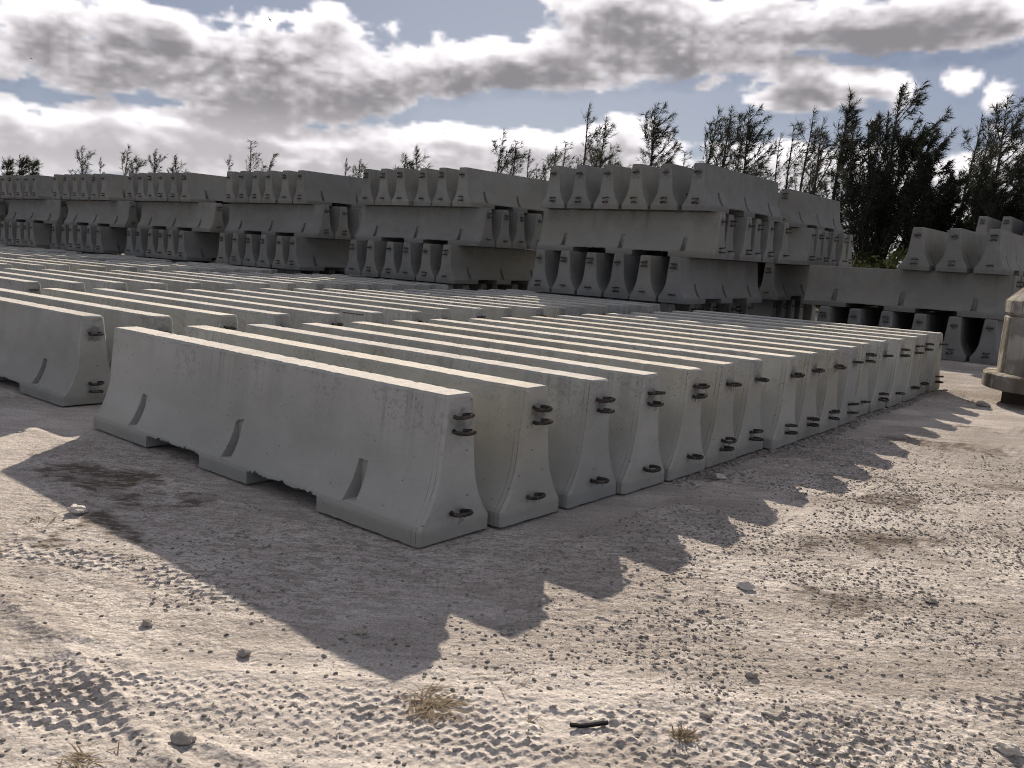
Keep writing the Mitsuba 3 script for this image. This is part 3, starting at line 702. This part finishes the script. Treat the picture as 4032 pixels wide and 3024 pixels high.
def casuarina(h, seed, n_br, spread, dens, start=.12, up=(.9, 1.9), leaf=.42, width=.021, leaders=1, sway=.05):
    """trunk and limbs as one mesh; crown of thin drooping branchlets along every limb"""
    r = np.random.default_rng(seed)
    tv, tf, cv = [], [], []
    o = 0
    limbs = []

    def add(P, R, s=6):
        nonlocal o
        v, f = tube(P, R, s)
        tv.append(v)
        tf.append(f + o)
        o += len(v)
    for q in range(leaders):
        lean = np.array([r.normal(0, sway), r.normal(0, sway), 0]) + WIND * sway * 1.2
        hh = h * (1 if q == 0 else r.uniform(.72, .93))
        b0 = np.zeros(3) if q == 0 else np.array([r.normal(0, .15), r.normal(0, .15), 0])
        if q:
            lean = lean + np.array([r.normal(0, .16), r.normal(0, .16), 0])
        P = [b0 + lean * hh * t ** 1.3 + np.array([r.normal(0, .03), r.normal(0, .03), 0]) * t + np.array([0, 0, hh * t]) for t in np.linspace(0, 1, 9)]
        add(P, [.014 * hh * (1 - t * .95) + .004 for t in np.linspace(0, 1, 9)], 7)
        limbs.append((np.array(P), .15, 1.0, True))
        for k in range(n_br // leaders):
            t = start + (1 - start) * r.random() ** .9 * .93
            p0 = np.array([np.interp(t, np.linspace(0, 1, 9), np.array(P)[:, c]) for c in range(3)])
            a = r.uniform(0, 6.28)
            ln = spread * (1 - t) ** .62 * r.uniform(.55, 1.1) + .35
            el = r.uniform(*up)
            d0 = np.array([math.cos(a), math.sin(a), el]) + WIND * .25
            d0 /= np.linalg.norm(d0)
            Q = [p0]
            for s in range(6):
                d0 = d0 + np.array([r.normal(0, .06), r.normal(0, .06), .10]) + WIND * .04
                d0 /= np.linalg.norm(d0)
                Q.append(Q[-1] + d0 * ln / 6)
            add(Q, [.010 * ln * (1 - s / 6.3) + .004 for s in range(7)], 4)
            limbs.append((np.array(Q), .18, 1.0, False))
    for P, t0, w, top in limbs:
        seglen = np.linalg.norm(np.diff(P, axis=0), axis=1).sum()
        n = max(4, int(dens * seglen))
        tt = np.linspace(0, 1, len(P))
        for q in range(n):
            t = t0 + (1 - t0) * ((q + r.random()) / n) ** .8
            p = np.array([np.interp(t, tt, P[:, c]) for c in range(3)])
            i = min(int(t * (len(P) - 1)), len(P) - 2)
            ax = P[i + 1] - P[i]
            ax /= np.linalg.norm(ax)
            d = ax * .75 + r.normal(0, .42, 3) + WIND * .22
            d /= np.linalg.norm(d)
            lt = leaf * r.uniform(.7, 1.9) * (1.1 - .75 * t)
            for _ in range(r.integers(9, 15)):
                b = p + d * lt * r.random() + r.normal(0, .012, 3)
                dd = d * .8 + r.normal(0, .38, 3) + WIND * .15 + np.array([0, 0, -.14])
                dd /= np.linalg.norm(dd)
                ln = .27 * r.uniform(.6, 1.25)
                sd = np.cross(dd, r.normal(0, 1, 3))
                sd = sd / np.linalg.norm(sd) * width * .5 * r.uniform(.7, 1.3)
                cv.append((b - sd, b + sd, b + dd * ln))
    cv = np.array(cv).reshape(-1, 3)
    cf = np.arange(len(cv)).reshape(-1, 3)
    return (np.vstack(tv), np.vstack(tf)), (cv, cf)


KINDS = {}
for nm, args in {'s': dict(h=5.9, seed=1, n_br=26, spread=1.3, dens=15, start=.45, width=.03), 'f': dict(h=8, seed=2, n_br=34, spread=2.5, dens=8.5, start=.10, up=(.5, 1.5)), 'f2': dict(h=8, seed=12, n_br=34, spread=2.3, dens=9, start=.12, up=(.5, 1.6), leaders=2),
                 'b': dict(h=7.4, seed=3, n_br=30, spread=1.9, dens=12, start=.3, up=(.4, 1.1)), 't': dict(h=8, seed=4, n_br=24, spread=1.4, dens=6.5, start=.15, up=(1.2, 2.4), leaders=3), 't2': dict(h=8, seed=14, n_br=24, spread=1.6, dens=7, start=.2, up=(1.0, 2.2), leaders=2),
                 'd': dict(h=9, seed=5, n_br=46, spread=2.9, dens=14, start=.12, up=(.5, 1.4)), 'n': dict(h=8.7, seed=6, n_br=44, spread=1.5, dens=13, start=.06, up=(.9, 1.8), sway=.012),
                 'B': dict(h=9.1, seed=7, n_br=120, spread=4.6, dens=14, start=.02, up=(.45, 1.8), leaders=5, width=.026), 'B2': dict(h=7.4, seed=8, n_br=84, spread=3.4, dens=22, start=.02, up=(.35, 1.5), leaders=4, width=.032)}.items():
    tr, cr = casuarina(**args)
    KINDS[nm] = (args['h'], mikit.ply(tr, 'mat_bark', smooth=60), [mikit.ply(cr, f'mat_needles_{i}', smooth=False) for i in (0, 1)])
TREES = [(-66.1, 25.7, 5.79, 's', 'low dense treetop at the far left edge'), (-63.0, 25.1, 5.85, 's', 'second low dense treetop from the left edge'), (-66.4, 27.4, 5.94, 's', 'third low dense treetop from the left edge'),
         (-50.5, 23.7, 6.27, 'f', 'feathery tree above the fifth tall stack'), (-51.3, 26.3, 6.74, 'f2', 'feathery tree above the left part of the fourth tall stack'), (-52.0, 29.1, 6.78, 'f', 'smaller feathery tree above the fourth tall stack'),
         (-52.7, 31.9, 6.54, 'b', 'small bushy treetop right above the fourth tall stack'), (-51.2, 34.2, 6.94, 't', 'thin pale tree left of the sparse tall one above the third stack'), (-43.9, 30.7, 7.36, 't2', 'sparse tall tree above the third tall stack'),
         (-41.8, 36.5, 6.79, 't', 'thin spire left above the gap between second and third stacks'), (-42.8, 38.4, 7.05, 'f', 'small spire just left of the second tall stack'), (-37.7, 37.9, 7.04, 'b', 'dark bushy treetop over the middle of the second tall stack'),
         (-38.2, 40.2, 7.72, 'b', 'dense round treetop over the right part of the second stack'), (-29.7, 37.0, 8.29, 'f2', 'pale feathery tree right above the second stack'), (-30.1, 39.2, 8.05, 't2', 'slim leaning tree beside the pale feathery one'),
         (-30.6, 41.4, 7.67, 't', 'faint thin tree left of the nearest tall stack'), (-29.4, 42.2, 8.0, 'f', 'wispy wide tree just left of the nearest tall stack'), (-27.8, 41.0, 8.16, 't2', 'thin tree at the left end of the nearest tall stack'),
         (-23.3, 36.7, 9.17, 't', 'tall thin several-stemmed tree above the nearest stack'), (-23.8, 38.8, 8.96, 'f', 'feathery tree right of the thin several-stemmed one'), (-19.1, 37.0, 8.99, 'd', 'dark dense round-headed tree above the nearest stack'),
         (-18.1, 39.7, 9.25, 'f2', 'spiky tree right of the dark round-headed one'), (-16.3, 38.3, 9.05, 'f', 'tree with two sharp spires above the nearest stack'), (-14.2, 37.1, 8.66, 'd', 'broad tree with pointed top above the right of the nearest stack'),
         (-13.4, 39.6, 8.31, 't2', 'thin tree above the stack just behind the nearest'), (-12.0, 38.0, 8.72, 'f2', 'open feathery tree right of the nearest stack'), (-10.7, 36.3, 7.89, 't', 'slender open tree left of the slim dark spire'),
         (-9.3, 34.7, 8.73, 'n', 'slim dark spire of a tree left of the biggest tree'), (-6.9, 33.3, 9.06, 'B', 'biggest tree, broad dark crown of many leaning spires'), (-5.1, 37.9, 8.06, 'f2', 'spired tree close right of the biggest tree'),
         (-3.9, 34.0, 6.6, 'f', 'lower spired tree between the biggest and the rightmost trees'), (-2.5, 30.2, 7.33, 'd', 'dense dark tree with tall tip near the right edge'), (-.9, 28.6, 5.6, 'B2', 'dense dark tree at the right edge'),
         (-4.75, 31.8, 6.2, 'B2', 'low dense tree below the biggest tree on its right'), (-3.2, 33.4, 5.9, 'B2', 'dark tree filling the gap right of the biggest tree'), (-1.6, 31.8, 5.9, 'B2', 'dark pointed tree between the two dense ones at the right'), (.3, 29.4, 6.6, 'n', 'dark spire at the very right edge'), (-2.2, 29.2, 4.9, 'B2', 'low dense tree right behind the far right stack'),
         (-17.0, 41.5, 7.9, 'f', 'pale tree behind the spiky ones, left of their middle'), (-20.6, 42.5, 7.6, 't2', 'pale thin tree behind the dark round-headed one'), (-26.0, 43.0, 8.1, 'f2', 'pale tree far behind the left end of the nearest stack'),
         (-15.2, 43.0, 8.3, 't', 'thin pale tree behind the pointed broad tree'), (-57.0, 28.0, 6.2, 't', 'faint thin tree at the left, between two feathery ones'), (-8.2, 35.6, 5.6, 'd', 'dim tree filling in behind the slim spire'), (1.3, 31.0, 6.8, 'B2', 'dense tree just past the right edge')]
for i, (x, y, h, kd, lab) in enumerate(TREES):
    h0, tr, cr = KINDS[kd]
    s = h / h0 * (.96 if kd[0] == 'B' else 1.02)
    k = numbered('pine_tree')
    M = T().translate([x - .025 * h, y - .018 * h, -.05]).rotate([0, 0, 1], (i * 47) % 70 - 35).scale([s, s, s])
    scene[k + '__trunk'] = {**tr, 'to_world': M}
    scene[k + '__crown'] = {**cr[1 if kd in ('B', 'B2', 'd', 'n') else i % 2], 'to_world': M}
    tag(k, lab, 'tree', 'trees beyond the barrier stacks')


def shrub(seed, n=2600):
    r = np.random.default_rng(seed)
    V = []
    cl = [(r.normal(0, .75), r.normal(0, .75), r.uniform(.3, 1.7), r.uniform(.3, .55)) for _ in range(16)]
    for _ in range(n):
        c = cl[r.integers(len(cl))]
        d = r.normal(0, 1, 3)
        d /= np.linalg.norm(d)
        p = np.array(c[:3]) + d * c[3] * r.uniform(.5, 1)
        t = r.normal(0, 1, 3)
        t /= np.linalg.norm(t)
        s = np.cross(t, r.normal(0, 1, 3))
        s /= np.linalg.norm(s)
        V += [p - s * .05, p + s * .05, p + t * .16 * r.uniform(.6, 1.3)]
    V = np.array(V)
    V[:, 2] = np.abs(V[:, 2])
    return V, np.arange(len(V)).reshape(-1, 3)


SH = [mikit.ply(shrub(s), 'mat_needles_2', smooth=False) for s in (1, 2)]
for i, (x, y, s, lab) in enumerate(((-8.6, 31.5, 1.1, 'yellow-green shrub under the slim spire'), (-7.2, 30.4, 1.25, 'yellow-green shrub under the biggest tree, left one'), (-5.8, 29.4, 1.1, 'yellow-green shrub under the biggest tree, right one'),
                                    (-4.3, 29.0, 1.3, 'dark shrub behind the left end of the low stack top'), (-2.9, 28.8, 1.3, 'dark shrub behind the low stack tops'), (-9.9, 33.6, 1.3, 'shrub right behind the stack behind the nearest one'))):
    k = numbered('shrub')
    scene[k] = {**SH[i % 2], 'to_world': T().translate([x, y, -.05]).rotate([0, 0, 1], 60 * i).scale(s)}
    tag(k, lab, 'shrub', 'shrubs below the trees')

# ------------------------------------------------------------------ two soaring birds


def bird_mesh():
    pts = np.array([[-.95, .05, .22], [-.5, .16, .10], [0, .12, 0], [.5, .16, .10], [.95, .05, .22], [.5, -.10, .09], [0, -.12, 0], [-.5, -.10, .09]])
    top, bot = pts + [0, 0, .02], pts - [0, 0, .02]
    V = np.vstack([top, bot])
    F = []
    for a, b, c in ((0, 1, 7), (1, 2, 7), (2, 6, 7), (2, 3, 6), (3, 5, 6), (3, 4, 5)):
        F += [(a, c, b), (a + 8, b + 8, c + 8)]
    for j in range(8):
        k = (j + 1) % 8
        F += [(j, k, k + 8), (j, k + 8, j + 8)]
    w = trimesh.Trimesh(V, np.array(F), process=False)
    body = trimesh.creation.icosphere(subdivisions=2)
    body.apply_scale([.10, .36, .09])
    tail = trimesh.creation.box((.22, .28, .03))
    tail.apply_translation([0, -.42, 0])
    return w, trimesh.util.concatenate([body, tail])


bw, bb = bird_mesh()
for d, dist, rot, tilt, lab in (((-.7802, .5856, .2201), 150, 80, 50, 'dark soaring bird high over the middle stacks'), ((-.9010, .4049, .1559), 210, 10, 20, 'tiny dark bird far off on the left')):
    k = numbered('bird')
    M = T().translate((CAM + np.array(d) * dist).tolist()).rotate([0, 0, 1], rot).rotate([0, 1, 0], tilt).scale(.6)
    scene[k + '__wings'] = {**mikit.ply(bw, 'mat_black'), 'to_world': M}
    scene[k + '__body'] = {**mikit.ply(bb, 'mat_black', smooth=40), 'to_world': M}
    tag(k, lab, 'bird')
